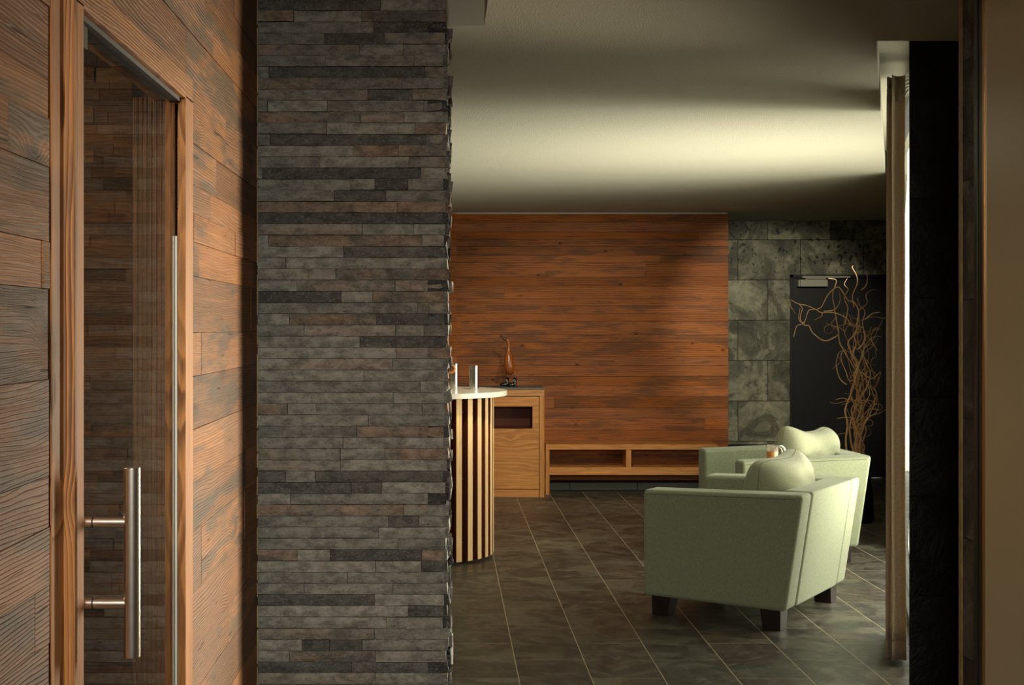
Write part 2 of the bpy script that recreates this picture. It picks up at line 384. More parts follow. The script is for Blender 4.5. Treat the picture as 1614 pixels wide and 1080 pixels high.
# fabrics
def fabric(name, c1, c2, s=420, rough=0.95, bump=0.5, trans=0.0):
    t = NT(name); o = t.sep(t.obj())
    w1 = t.noise(t.xyz(t.math('MULTIPLY', o[0], s), t.math('MULTIPLY', o[1], s), t.math('MULTIPLY', o[2], s * 0.12)), 1.0, 2)
    w2 = t.noise(t.xyz(t.math('MULTIPLY', o[0], s * 0.2), t.math('MULTIPLY', o[1], s * 0.2), t.math('MULTIPLY', o[2], s)), 1.0, 2)
    f = t.math('MULTIPLY', t.math('ADD', w1, w2), 0.5)
    c = t.mix(t.ramp(f, 0.35, 0.65), c1, c2)
    m = t.fin(c, rough, t.bump(f, bump, 0.002), Specular_IOR_Level=0.15, Sheen_Weight=0.25)
    if trans:
        tr = t.n('ShaderNodeBsdfTranslucent'); t.put(tr.inputs['Color'], c)
        mx = t.n('ShaderNodeMixShader'); mx.inputs[0].default_value = trans
        t.t.links.new(t.b.outputs[0], mx.inputs[1]); t.t.links.new(tr.outputs[0], mx.inputs[2])
        t.t.links.new(mx.outputs[0], t.out.inputs[0])
    return m
M['green'] = fabric('sage green upholstery', (0.205, 0.235, 0.15), (0.32, 0.35, 0.23), 520)
M['green_soft'] = fabric('sage green cushion', (0.255, 0.275, 0.18), (0.355, 0.37, 0.245), 560)
M['linen'] = fabric('linen drape', (0.52, 0.40, 0.26), (0.82, 0.70, 0.50), 900, trans=0.5, bump=0.15)
M['linen_hem'] = fabric('linen hem', (0.26, 0.18, 0.11), (0.42, 0.31, 0.20), 900, trans=0.12, bump=0.15)
M['cushion_seam'] = plain('cushion seam', (0.16, 0.17, 0.11), 0.9)
M['seam'] = plain('dark seam', (0.10, 0.11, 0.07), 0.9)
M['leg'] = plain('dark stained leg', (0.022, 0.013, 0.010), 0.35)
t = NT('willow bark'); o = t.obj(); M['willow'] = t.fin(t.mix(t.noise(o, 14, 3), (0.50, 0.24, 0.095), (0.95, 0.64, 0.34)), 0.5)

def glassmat(name, tint, ior=1.5, rough=0.0, fixed=None):
    t = NT(name); t.t.nodes.remove(t.b)
    tr = t.n('ShaderNodeBsdfTransparent'); tr.inputs[0].default_value = (*tint, 1)
    gl = t.n('ShaderNodeBsdfGlossy'); gl.inputs['Roughness'].default_value = rough; gl.inputs[0].default_value = (1, 1, 1, 1)
    mx = t.n('ShaderNodeMixShader')
    if fixed is None:
        fr = t.n('ShaderNodeFresnel'); fr.inputs[0].default_value = ior
        bf = t.n('ShaderNodeNewGeometry').outputs['Backfacing']
        t.t.links.new(t.math('MULTIPLY', fr.outputs[0], t.math('SUBTRACT', 1.0, bf)), mx.inputs[0])
    else: mx.inputs[0].default_value = fixed
    t.t.links.new(tr.outputs[0], mx.inputs[1]); t.t.links.new(gl.outputs[0], mx.inputs[2]); t.t.links.new(mx.outputs[0], t.out.inputs[0])
    return t.m
M['door_glass'] = glassmat('door glass', (0.96, 0.97, 0.95), 1.6)
M['window_glass'] = glassmat('window glass', (0.95, 0.96, 0.94), fixed=0.05)
M['cup_glass'] = glassmat('cup glass', (0.97, 0.97, 0.95), fixed=0.10)
M['tea'] = plain('tea', (0.55, 0.24, 0.07), 0.15)
M['glass_edge'] = plain('polished glass edge', (0.65, 0.68, 0.62), 0.25)

# ------------------------------------------------------------------ shell
CZ = 2.466
# floor
struct(MB().box((-3.2, -1.4, -0.1), (5.2, 13.2, 0)).build('floor', M['floor']))
# ceiling with the curtain pocket (diagonal, parallel to the window)
def l1x(y): return 1.524 + 0.343 * (y - 4.66)
c = MB()
c.prism([(0.13, -1.4), (l1x(4.66), -1.4), (l1x(4.66), 4.66), (0.13, 4.66)], CZ, CZ + 0.25)
c.prism([(-3.2, 4.66), (l1x(4.66), 4.66), (l1x(8.82), 8.82), (-3.2, 8.82)], CZ, CZ + 0.25)
c.prism([(l1x(4.66), -1.4), (2.9, -1.4), (2.9, 4.66), (l1x(4.66), 4.66)], CZ, CZ + 0.25)
c.prism([(l1x(4.66), 4.66), (2.9, 4.66), (2.9, 5.2), (winx(5.2) + 0.12, 5.2), (winx(8.75) + 0.12, 8.75), (l1x(8.75), 8.75)], CZ + 0.15, CZ + 0.26)
struct(c.build('ceiling', M['ceiling']))
c = MB()
c.prism([(-3.2, 8.824), (l1x(8.82), 8.824), (l1x(8.75), 8.75), (winx(8.75) + 0.12, 8.75), (winx(8.66) + 0.36 * 4.1 + 0.1, 12.9), (-3.2, 12.9)], CZ + 0.001, CZ + 0.25)
struct(c.build('ceiling', M['plaster']))
c = MB(); c.box((-3.2, -1.4, 2.80), (0.14, 4.43, 2.9)); c.box((-3.2, 4.425, CZ), (0.13, 4.66, 2.85)); c.box((0.13, -1.4, CZ + 0.2), (0.14, 4.43, 2.85))
struct(c.build('ceiling', M['plaster']))

random.seed(7)
def plank_tone(): return (random.random(), random.random(), random.random())

# left corridor wall: reclaimed boards around the glass door
WX = -0.618
DY0, DY1, DZ = 2.045, 3.105, 2.035       # outer edge of the door frame
def boards_x(mb, xa, y0, y1, z0, z1, hmin, hmax, lmin, lmax, cuts=None, holes=None, th=0.018):
    z = z0
    zs = [z0]
    while z < z1 - 1e-4:
        z = min(z + random.uniform(hmin, hmax), z1)
        if z1 - z < hmin * 0.5: z = z1
        zs.append(z)
    if cuts: zs = cuts
    for za, zb in zip(zs, zs[1:]):
        y = y0 - random.uniform(0, lmax)
        while y < y1:
            ye = y + random.uniform(lmin, lmax)
            a, b = max(y, y0), min(ye, y1)
            if b - a > 0.01:
                dx = random.uniform(-0.002, 0.002)
                mb.box((xa - th, a + 0.0003, za + 0.0003), (xa + dx, b - 0.0003, zb - 0.0003), plank_tone())
            y = ye
mb = MB()
cutsL = [0.0, 0.11, 0.25, 0.34, 0.47, 0.58, 0.70, 0.83, 0.96, 1.05, 1.14, 1.22, 1.37, 1.511, 1.584, 1.70, 1.776, 1.837, 1.95, DZ]
cutsR = [0.0, 0.13, 0.26, 0.42, 0.55, 0.66, 0.80, 0.95, 1.07, 1.20, 1.33, 1.437, 1.576, 1.66, 1.73, 1.80, 1.90, DZ]
boards_x(mb, WX, -1.4, DY0, 0, 0, 0, 0, 0.9, 2.0, cuts=cutsL)
boards_x(mb, WX, DY1, 4.6, 0, 0, 0, 0, 0.5, 1.4, cuts=cutsR)
boards_x(mb, WX, -1.4, 4.6, 0, 0, 0, 0, 0.6, 1.6, cuts=[DZ, 2.165, 2.27, 2.36, 2.50, 2.63, 2.80])
struct(mb.build('wall_left', M['old_wood'], bevel=0.0006, segs=1))
mb = MB()
mb.box((WX - 0.12, -1.4, 0), (WX - 0.02, DY0 + 0.02, 2.8)); mb.box((WX - 0.12, DY1 - 0.02, 0), (WX - 0.02, 4.6, 2.8)); mb.box((WX - 0.12, DY0, DZ), (WX - 0.02, DY1, 2.8))
struct(mb.build('wall_left', M['joint_shadow']))

# glass door with its frame
door = bpy.data.objects.new('door_1', None); COL.objects.link(door); struct(door)
FX = -0.598
mb = MB()
mb.box((WX - 0.01, 2.123, 0), (FX, 2.170, 1.985)); mb.box((-0.614, 3.02, 0), (FX, DY1, 1.985))
mb.build('door_frame', M['frame_wood'], door, bevel=0.002)
mb = MB(); mb.box((WX - 0.06, 2.112, 0), (FX + 0.0015, 2.1225, 1.985)); mb.box((WX, DY0 + 0.004, 0), (FX - 0.0165, 2.1115, 1.985))
mb.build('frame_edge', M['frame_rough'], door, bevel=0.002)
mb = MB(); mb.box((-0.6155, 3.0175, 0), (FX - 0.0005, 3.0195, 1.975)); mb.build('reveal', M['jamb_wild'], door)
M['header_wood'] = wood('header wood', (0.46, 0.215, 0.085), (0.13, 0.055, 0.022), (0.2, 0.1, 0.05), 'y', 'z', freq=120, warp=2.6, greyamt=0.1, tonevar=0.1, knots=0.6, bump=0.5)
MB().box((WX - 0.06, 2.112, 1.978), (FX, DY1, DZ)).build('header', M['header_wood'], door, bevel=0.002)
MB().box((-0.632, 2.05, 0.01), (-0.622, 3.016, 1.968)).build('glass', M['door_glass'], door)
MB().box((-0.6215, 3.012, 0.012), (-0.6165, 3.0165, 1.66)).build('glass_edge', M['glass_edge'], door)
MB().box((-0.645, 2.13, 1.968), (-0.610, 3.02, 1.9775)).build('seal', M['dark'], door)
hd = MB().tube([(-0.526, 2.2, px(0, 1036, 2.2).z), (-0.526, 2.2, px(0, 737, 2.2).z)], 0.0138, 40)
h = hd.build('handle', M['steel'], door, bevel=0.0012); h['label'] = 'brushed steel pull handle'
for yy in (823, 951):
    z = px(0, yy, 2.2).z
    s = MB().tube([(-0.621, 2.2, z), (-0.528, 2.2, z)], 0.0092, 24).build('standoff', M['steel'], h, bevel=0.0005)
    MB().tube([(-0.592, 2.2, z), (-0.5895, 2.2, z)], 0.0098, 24).build('ring', M['dark'], h)

# small room behind the glass
mb = MB()
z = 0.0; zc = 0
while z < 2.3:
    hh = random.choice((0.045, 0.06, 0.075, 0.05)); x = -2.4 - random.random() * 0.3
    while x < -0.75:
        L = random.uniform(0.12, 0.55)
        mb.box((x, 4.28 - random.uniform(0, 0.02), z), (min(x + L, -0.74) - 0.001, 4.4, z + hh - 0.001), plank_tone()); x += L
    z += hh
struct(mb.build('wall_inner', M['inner_wood']))
mb = MB()
for k in range(16):
    x = -0.728 + k * 0.0055
    mb.box((x, 3.05 - (0.0015 if k % 2 else 0), 0), (x + 0.0054, 3.084, 1.985), (0.5, 0.5, k / 44))
lin = mb.build('lining', M['inner_vert'], door)
mb = MB(); mb.box((-2.5, 1.2, 2.3), (WX - 0.12, 4.4, 2.36)); mb.box((-2.5, 1.2, 0), (-2.42, 4.4, 2.36)); mb.box((-2.5, 1.1, 0), (WX - 0.12, 1.2, 2.36))
struct(mb.build('ceiling_inner', M['inner_wood']))
d = bpy.data.lights.new('inner_room_fill', 'POINT'); d.energy = 24; d.color = (1, 0.75, 0.45); d.shadow_soft_size = 0.08  # added fill light, makes the room behind the glass readable
lo = bpy.data.objects.new('inner_room_fill', d); lo.location = (-1.7, 2.6, 2.1); COL.objects.link(lo)

# stone pillar
random.seed(21)
PY = 4.3; PX0 = -0.6175; PDEP = 0.36
CH = 0.03677
mb = MB()
# hand-read rows near the top follow the photo; the rest are random
def stone_tone(force=None):
    q = random.random()
    if force == 'r' or (force is None and q < 0.12): return (random.uniform(0.30, 0.5), 0.8, random.random())
    if force == 'd' or (force is None and q < 0.28): return (random.uniform(0.1, 0.28), 0.0, random.random())
    return (random.uniform(0.5, 0.85), 0.0 if random.random() < 0.85 else 0.4, random.random())
def stone_front(mb, x0, x1, z0, z1, prot, tone):
    nx = max(2, int((x1 - x0) / 0.012)); nz = 3
    seed = random.random() * 50
    base = len(mb.v)
    for j in range(nz + 1):
        for i in range(nx + 1):
            u = i / nx; v = j / nz
            x = x0 + (x1 - x0) * u; z = z0 + (z1 - z0) * v
            q = mnoise.noise(Vector((x * 14 + seed, z * 40, seed)))
            y = PY - prot - q * 0.0028
            if i in (0, nx) or j in (0, nz): y += 0.0028
            if j in (0, nz): z += mnoise.noise(Vector((x * 9 + seed, j, 3))) * 0.0009
            mb.v.append((x, y, z))
    for j in range(nz):
        for i in range(nx):
            a = base + j * (nx + 1) + i
            mb.face([a, a + 1, a + nx + 2, a + nx + 1], tone)
    # rim back to the wall
    b2 = len(mb.v)
    rim = [base + i for i in range(nx + 1)] + [base + j * (nx + 1) + nx for j in range(1, nz + 1)] + [base + nz * (nx + 1) + i for i in range(nx - 1, -1, -1)] + [base + j * (nx + 1) for j in range(nz - 1, 0, -1)]
    for k in rim: x, y, z = mb.v[k]; mb.v.append((x, PY + 0.03, z))
    for k in range(len(rim)):
        l = (k + 1) % len(rim)
        mb.face([rim[l], rim[k], b2 + k, b2 + l], tone)
R0 = {}   # course index counted from the top of the photo: list of (x px of right end, kind)
rows = {0:[(600,'d'),(706,'g')],1:[(463,'r'),(570,'g'),(706,'r')],2:[(589,'g'),(706,'d')],3:[(512,'g'),(606,'d'),(706,'g')],4:[(566,'r'),(636,'g'),(706,'g')],
 5:[(513,'g'),(653,'g'),(706,'g')],6:[(424,'g'),(670,'d'),(706,'r')],7:[(634,'r'),(706,'g')],8:[(580,'g'),(650,'d'),(706,'g')],9:[(422,'g'),(516,'g'),(668,'g'),(706,'g')],
 10:[(568,'r'),(637,'g'),(706,'g')],11:[(515,'g'),(655,'g'),(706,'r')],12:[(426,'g'),(672,'d'),(706,'g')],13:[(557,'g'),(628,'r'),(706,'r')],14:[(504,'g'),(645,'g'),(706,'g')],
 15:[(414,'g'),(663,'d'),(706,'g')],16:[(552,'g'),(591,'g'),(643,'d'),(706,'g')],17:[(527,'g'),(608,'d'),(706,'g')],18:[(626,'r'),(706,'r')],19:[(635,'d'),(706,'d')],
 20:[(571,'g'),(652,'g'),(706,'g')],21:[(423,'g'),(665,'r'),(706,'g')],22:[(542,'g'),(706,'d')]}
ztop0 = px(0, 0, PY).z      # z at photo row 0
PCZ = 2.80
n_up = int((PCZ - ztop0) / CH) + 1
for k in range(-n_up, 72):
    z1 = ztop0 - k * CH + 0.002; z0 = z1 - CH
    z1c = min(z1, PCZ if z1 > CZ + 0.3 else PCZ)
    if z1 < 0.0: break
    if z0 > PCZ - 0.004: continue
    xs = []
    if k in rows: xs = [((a - 703) * PY / F, kd) for a, kd in rows[k]]
    else:
        base3 = rows[(k * 7) % 23]
        xs = []
        cur = PX0
        first = random.uniform(0.05, 0.35)
        while cur < -0.02:
            L = random.choice((0.10, 0.14, 0.28, 0.3, 0.36, 0.42, 0.5)) * random.uniform(0.9, 1.1)
            nx_ = cur + L
            if nx_ > -0.07: nx_ = 0.002
            xs.append((nx_, None)); cur = nx_
    cur = PX0
    lastt = None
    for (xe, kd) in xs:
        if xe - cur < 0.005: continue
        end = xe if xe < -0.01 else random.uniform(-0.010, 0.0)
        tt = stone_tone({'r':'r','d':'d','g':'g'}.get(kd))
        stone_front(mb, cur + 0.0009, end - 0.0009, max(z0, 0) + 0.0008, z1c - 0.0008, random.choice((0.0, 0.003, 0.006, 0.011)) , tt)
        cur = xe; lastt = tt
    # side stones, broken ends facing the room
    y = PY + random.uniform(-0.004, 0.004)
    pend = PY + PDEP if z1 < CZ else 4.424
    while y < pend - 0.01:
        L = random.uniform(0.04, 0.16); xe = random.choice((0.004, 0.008, 0.012, 0.018, 0.022)) * random.uniform(0.7, 1.0)
        if y < PY + 0.02: xe *= 0.5
        ye = min(y + L, pend); zz0 = max(z0, 0) + 0.0006; zz1 = z1c - 0.0006
        j = lambda s=0.004: random.uniform(-s, s)
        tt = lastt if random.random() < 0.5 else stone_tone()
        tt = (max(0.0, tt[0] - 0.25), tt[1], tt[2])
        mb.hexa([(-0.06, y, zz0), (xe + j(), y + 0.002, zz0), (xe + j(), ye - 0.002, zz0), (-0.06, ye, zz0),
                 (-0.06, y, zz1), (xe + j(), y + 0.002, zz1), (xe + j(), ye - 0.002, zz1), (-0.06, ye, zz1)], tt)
        y = ye
mb.box((PX0, PY + 0.012, 0), (-0.012, PY + PDEP, CZ - 0.001), (0.05, 0, 0)); mb.box((PX0, PY + 0.012, CZ - 0.001), (-0.012, 4.424, 2.80), (0.05, 0, 0))
struct(mb.build('wall_middle', M['ledge']))
# tan jointing bead in the corner of board wall and pillar
M['bead'] = plain('tan joint bead', (0.45, 0.36, 0.22), 0.8)
mb = MB()
z = 0.0
while z < 2.78:
    L = random.uniform(0.02, 0.09); r_ = random.uniform(0.0015, 0.0032)
    mb.box((-0.6165, PY - 0.016, z), (-0.6165 + r_, PY - 0.005, min(z + L, 2.8))); z += L + random.choice((0, 0, 0.01, 0.03))
struct(mb.build('trim_1', M['bead']))
# socket on the side of the pillar
z0 = px(0, 1046, 4.42).z; z1 = px(0, 1004, 4.42).z
so = empty('power_socket', (0.014, 4.44, (z0 + z1) / 2), 0, 'white power socket low on the side of the stone pillar', 'socket')
MB().box((0, -0.042, -0.044), (0.009, 0.042, 0.044)).build('faceplate', M['white_plastic'], so, bevel=0.003)
MB().lathe([(0.0, 0.0), (0.019, 0), (0.021, 0.0035), (0.0, 0.0035)], seg=24).build('insert', M['white_plastic'], so)
so.children[-1].matrix_local = Matrix.Translation((0.0065, 0, 0)) @ Matrix.Rotation(PI / 2, 4, 'Y')

# back wood wall
random.seed(5)
BY = 11.66
cut = [46,105,160,200,240,290,330,410,460,530,570,610,655,730,770,850,900,960,1010]
ys = [335] + [320 + v / 3.509 for v in cut[1:]] + [625, 643, 660, 678, 697, 716, 738, 757]
zs = [px(0, y, BY).z for y in ys]; zs[0] = CZ - 0.012
xr = px(1148, 0, BY).x; xl = px(720, 0, BY).x
mb = MB()
for za, zb in zip(zs[1:], zs):
    x = xl - 3.2 - random.uniform(0, 2)
    while x < xr:
        xe = x + random.uniform(2.2, 4.5)
        a, b = max(x, -3.1), min(xe, xr)
        if b > a: mb.box((a, BY + random.uniform(0, 0.002), za + 0.0011), (b - 0.001, BY + 0.04, zb - 0.0011), plank_tone())
        x = xe
struct(mb.build('wall_back', M['back_wood']))
mb = MB(); mb.box((-3.1, BY + 0.022, 0), (xr - 0.002, 12.6, CZ)); struct(mb.build('wall_back', M['joint_shadow']))
# stacked board ends at the left end of the wood wall
mb = MB()
for za, zb in zip(zs[1:], zs):
    mb.box((-0.10, BY - 0.035 - random.uniform(0, 0.006), za + 0.001), (xl - random.uniform(0.0, 0.004), BY - 0.001, zb - 0.001), (random.uniform(0.4, 1.0), random.random() * 0.5, random.random()))
struct(mb.build('trim_2', M['back_wood']))
# grey tiled skirting under the boards and shadow bead on top
M['skirt'] = plain('grey skirting tile', (0.075, 0.085, 0.068), 0.5)
mb = MB(); zt = px(0, 761, BY).z
x = -3.1
while x < xr:
    mb.box((x, BY - 0.012, 0.004), (min(x + 0.595, xr), BY + 0.02, zt)); x += 0.6
mb_b = mb.build('baseboard_back', M['skirt'], bevel=0.001, segs=1); struct(mb_b)
struct(MB().box((-3.1, BY - 0.012, CZ - 0.014), (xr - 0.01, BY + 0.01, CZ - 0.001)).build('trim_3', plain('pale ceiling bead', (0.5, 0.53, 0.42), 0.5)))

# pale terrace outside the window
struct(MB().prism([(winx(5.0) + 0.10, 5.3), (9.0, 5.3), (9.0, 16.0), (5.0, 16.0), (winx(8.7) + 0.36 * 4.3 + 0.12, 13.0), (winx(8.7) + 0.12, 8.7)], -0.02, 0.012).build('floor_outside', plain('pale terrace paving', (0.8, 0.78, 0.7), 0.8)))
# slate wall with the black door
SY = 12.57; y2 = 8.66
struct(MB().box((xr - 0.05, SY, 0), (px(1245, 0, SY).x, SY + 0.2, CZ)).build('wall_back', M['slate_wall']))
dx0, dx1 = px(1245, 0, SY).x, px(1245, 0, SY).x + 0.93; dz = px(0, 433, SY).z
mb = MB(); mb.box((dx0, SY, dz), (dx1, SY + 0.2, CZ)); mb.box((dx1, SY, 0), (winx(y2) + 0.36 * 4.0, SY + 0.2, CZ)); struct(mb.build('wall_back', M['slate_wall']))
struct(MB().box((xr, SY - 0.012, 0), (dx0 - 0.0, SY - 0.001, px(0, 697, SY).z - 0.02)).build('baseboard_right', M['slate_dark']))
bd = bpy.data.objects.new('door_2', None); COL.objects.link(bd); struct(bd)
MB().box((dx0 + 0.01, SY + 0.03, 0.005), (dx1 - 0.01, SY + 0.08, dz - 0.03)).build('leaf', M['door_black'], bd, bevel=0.002)
mb = MB(); mb.box((dx0, SY - 0.012, 0), (dx0 + 0.03, SY + 0.1, dz)); mb.box((dx1 - 0.03, SY - 0.012, 0), (dx1, SY + 0.1, dz)); mb.box((dx0, SY - 0.012, dz - 0.03), (dx1, SY + 0.1, dz))
mb.build('door_frame', M['dark'], bd, bevel=0.002)
def pbox(x0, y0, x1, y1, Y, y_a, y_b, mb=None):
    a = px(x0, y1, Y); b = px(x1, y0, Y); mb = mb or MB()
    return mb.box((a.x, y_a, a.z), (b.x, y_b, b.z))
cl = pbox(1259, 441, 1302, 452, SY, SY - 0.06, SY + 0.03).build('door_closer', M['closer'], bd, bevel=0.004); cl['label'] = 'grey door closer'
pbox(1256, 442, 1258.6, 452, SY, SY - 0.058, SY + 0.03).build('closer_cap', M['closer'], cl, bevel=0.002)
pbox(1263, 435.5, 1338, 438.5, SY, SY - 0.045, SY - 0.015).build('slide_rail', M['closer'], cl, bevel=0.002)
pbox(1268, 439, 1300, 440.2, SY, SY - 0.04, SY - 0.02).build('closer_arm', M['closer'], cl)
# faint emblem on the door: ring, leaf outline and inner arc
def eb(u, v): return px(1250 + u / 16.14, 480 + v / 16.14, SY)
def epath(pts, r=0.0035):
    return [Vector((p.x, SY + 0.028, p.z)) for p in (eb(u, v) for u, v in pts)]
mb = MB()
ring = [(880 + 310 * math.cos(a), 390 + 500 * 0.96 * math.sin(a)) for a in [i * 2 * PI / 40 for i in range(41)]]
mb.tube(epath(ring), 0.003, 6)
mb.tube(epath([(860,280),(760,340),(680,400),(665,470),(700,550),(780,630),(860,700),(915,770),(960,700),(1020,610),(950,580),(900,510),(890,430),(910,390)]), 0.003, 6)
e_ = mb.build('emblem', M['emblem'], bd); e_['label'] = 'faint round emblem with a leaf outline'
pbox(1362, 570, 1363.6, 625, SY, SY - 0.0, SY + 0.028).build('door_handle', M['frame_dark'], bd, bevel=0.001)
pbox(1368, 510, 1372, 540, SY, SY - 0.03, SY + 0.025).build('pull', M['frame_dark'], bd)
bpy.data.objects.remove(bd.children[-1])

# right side: near satin wall, edge strips, dark pier
struct(MB().box((1.30, -1.4, 0), (1.42, 3.166, CZ)).build('wall_right', M['beige']))
mb = MB(); struct(MB().box((1.297, 3.167, 0), (1.42, 3.176, CZ)).build('trim_4', plain('brass edge', (0.55, 0.30, 0.12), 0.3, Metallic=0.9)))
mb = MB(); mb.box((1.300, 3.177, 0), (1.42, 3.198, CZ)); mb.box((1.304, 3.200, 0), (1.42, 3.216, CZ)); mb.box((1.301, 3.218, 0), (1.42, 3.238, CZ))
struct(mb.build('trim_5', plain('dark door frame metal', (0.05, 0.045, 0.04), 0.3, Metallic=0.6), bevel=0.001))
struct(MB().box((1.306, 3.239, 0), (1.42, 3.318, CZ)).build('wall_right_strip', M['slate_strip']))
t = NT('rough gold edge'); o = t.obj()
struct(MB().box((1.302, 3.319, 0), (1.42, 3.338, CZ)).build('trim_6', t.fin(t.mix(t.noise(o, 30, 4), (0.10, 0.055, 0.025), (0.34, 0.27, 0.11)), 0.45, t.bump(t.noise(o, 90, 3), 0.6, 0.003)), bevel=0.002))
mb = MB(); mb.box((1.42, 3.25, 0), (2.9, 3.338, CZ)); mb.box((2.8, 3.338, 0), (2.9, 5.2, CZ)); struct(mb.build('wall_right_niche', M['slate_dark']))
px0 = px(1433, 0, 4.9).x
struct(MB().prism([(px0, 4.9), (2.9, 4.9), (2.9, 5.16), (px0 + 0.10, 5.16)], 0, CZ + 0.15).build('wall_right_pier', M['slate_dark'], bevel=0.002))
# wall behind the window end and rear enclosure
y2 = 8.66
mb = MB(); mb.hexa([(winx(y2), y2, 0), (winx(y2) + 0.05, y2, 0), (winx(y2) + 0.36 * 4.1 + 0.05, 12.77, 0), (winx(y2) + 0.36 * 4.1, 12.77, 0), (winx(y2), y2, CZ + .15), (winx(y2) + 0.05, y2, CZ + .15), (winx(y2) + 0.36 * 4.1 + 0.05, 12.77, CZ + .15), (winx(y2) + 0.36 * 4.1, 12.77, CZ + .15)])
struct(mb.build('wall_right_far', M['slate_dark']))
mb = MB(); mb.box((-3.2, 4.5, 0), (-3.1, 12.6, CZ)); mb.box((-3.2, 4.45, 0), (PX0, 4.6, CZ)); struct(mb.build('wall_far_left', M['plaster']))
struct(MB().box((-1.4, -1.5, 0), (1.42, -1.4, 2.9)).build('wall_behind', M['plaster']))

# window: frame, panes
win = bpy.data.objects.new('window_1', None); COL.objects.link(win); struct(win)
win.location = (winx(5.18), 5.18, 0); win.rotation_euler = (0, 0, -math.atan(WSL))
WL = (8.66 - 5.18) / math.cos(math.atan(WSL))
mb = MB()
mb.box((0, 0, 0), (0.06, WL, 0.05)); mb.box((0, 0, CZ + 0.09), (0.06, WL, CZ + 0.15))
QM = 0.60
for q in (0.0, QM, WL - 0.05): mb.box((0, q, 0.05), (0.06, q + 0.05, CZ + 0.09))
mb.build('window_frame', M['frame_dark'], win, bevel=0.003)
for q, qe in ((0.05, QM), (QM + 0.05, WL - 0.05)):
    MB().box((0.025, q, 0.05), (0.033, qe, CZ + 0.09)).build('pane', M['window_glass'], win)

# ------------------------------------------------------------------ curtain
cur = empty('curtain', (1.93, 5.9, 0), 0, 'long beige linen curtain gathered beside the bright window gap', 'curtain')
def fold(s):       # s 0..1 -> plan position; tight zigzag folds
    y = 5.62 + 0.56 * s
    k = 7.0
    ph = s * k * 2 * PI
    amp = 0.040
    x = 1.892 + 0.030 + (y - 5.62) * 0.335 + amp * math.sin(ph - 0.4)
    return x - 1.93, y - 5.9 + 0.022 * math.sin(2 * ph)
def cloth(name, z0, z1, mat, nz):
    mb = MB(); n = 150; th = 0.0016
    for j in range(nz + 1):
        z = z0 + (z1 - z0) * j / nz
        for i in range(n + 1):
            s = i / n; x, y = fold(s)
            fl = 1 - 0.12 * (z / 2.5) + 0.04 * math.sin(z * 3 + i * 0.05)
            xc = (1.922 - 1.93) + (y + 5.9 - 5.62) * 0.335
            mb.v.append((xc + (x - xc) * fl + 0.002 * math.sin(z * 5 + i * .2), y, z))
    for j in range(nz):
        for i in range(n):
            a = j * (n + 1) + i; mb.face([a, a + 1, a + n + 2, a + n + 1])
    o = mb.build(name, mat, cur, smooth=True)
    m_ = o.modifiers.new('thick', 'SOLIDIFY'); m_.thickness = th
    return o
cloth('drape', 0.10, 2.49, M['linen'], 30)
cloth('hem', 0.02, 0.10, M['linen_hem'], 2)
cloth('heading', 2.42, 2.53, M['linen_hem'], 2)
tr = MB().tube([(1.90 - 1.93, 5.3 - 5.9, 2.575), (2.95 - 1.93, 8.5 - 5.9, 2.575)], 0.011, 10).build('track', M['white_plastic'], cur)
for i in range(8):
    x, y = fold((i + 0.25) / 8)
    MB().tube([((y + 5.9 - 5.3) * 0.328 - 0.03, y, 2.565), (x * 0.5 + 0.5 * ((y + 5.9 - 5.3) * 0.328 - 0.03), y, 2.545), (x, y, 2.515)], 0.003, 6).build('hook', M['white_plastic'], tr)

# ------------------------------------------------------------------ counter
CXc, CYc = -0.155, 8.385
ct = empty('reception_counter', (CXc, CYc, 0), 0, 'round ended counter with pale top and upright wooden slats beside the stone pillar', 'counter')
def stad(R, n=40, xl_=-1.5):
    return [(xl_, -R)] + [(R * math.sin(a), -R * math.cos(a)) for a in [i * PI / n for i in range(n + 1)]] + [(xl_, R)]
top = MB().prism(stad(0.545), 1.016, 1.048).build('countertop', M['counter_top'], ct, bevel=0.002)
MB().prism(stad(0.385), 0.04, 1.015).build('drum', M['drum'], ct)
MB().prism(stad(0.33), 0.0, 0.04).build('plinth', M['dark'], ct)
R = 0.46
sl = []
for k in range(-14, 12):
    if k >= 0: a = math.radians(20.0 + 10.7 * (k)); 
    if k < 0:
        s_ = (-k) * 0.084 - R * math.radians(20.0)
        if s_ < 0: a = math.radians(20 + 10.7 * k); pos = (R * math.sin(a), -R * math.cos(a)); rot = a
        else: pos = (-s_, -R); rot = 0
    else: pos = (R * math.sin(a), -R * math.cos(a)); rot = a
    mb = MB().box((-0.0195, 0.0, 0.018), (0.0195, 0.052, 1.0155), (random.random(), random.random(), random.random()))
    mb = MB().box((-0.0185, 0.004, 0.018), (0.0185, 0.052, 1.0155))
    o = mb.build('slat', M['drum'], ct)
    ff = MB().box((-0.0195, 0.0, 0.018), (0.0195, 0.0045, 1.0155), (random.random(), random.random(), random.random())).build('facing', M['slat'], o, bevel=0.001, segs=1)
    ff['label'] = 'pale wood front face'
    o.location = (pos[0], pos[1], 0); o.rotation_euler = (0, 0, rot)
    for z in (0.13, 0.52, 0.93): MB().tube([(0.020, 0.030, z), (0.040, 0.030, z)], 0.010, 10).build('spacer', M['dark'], o)

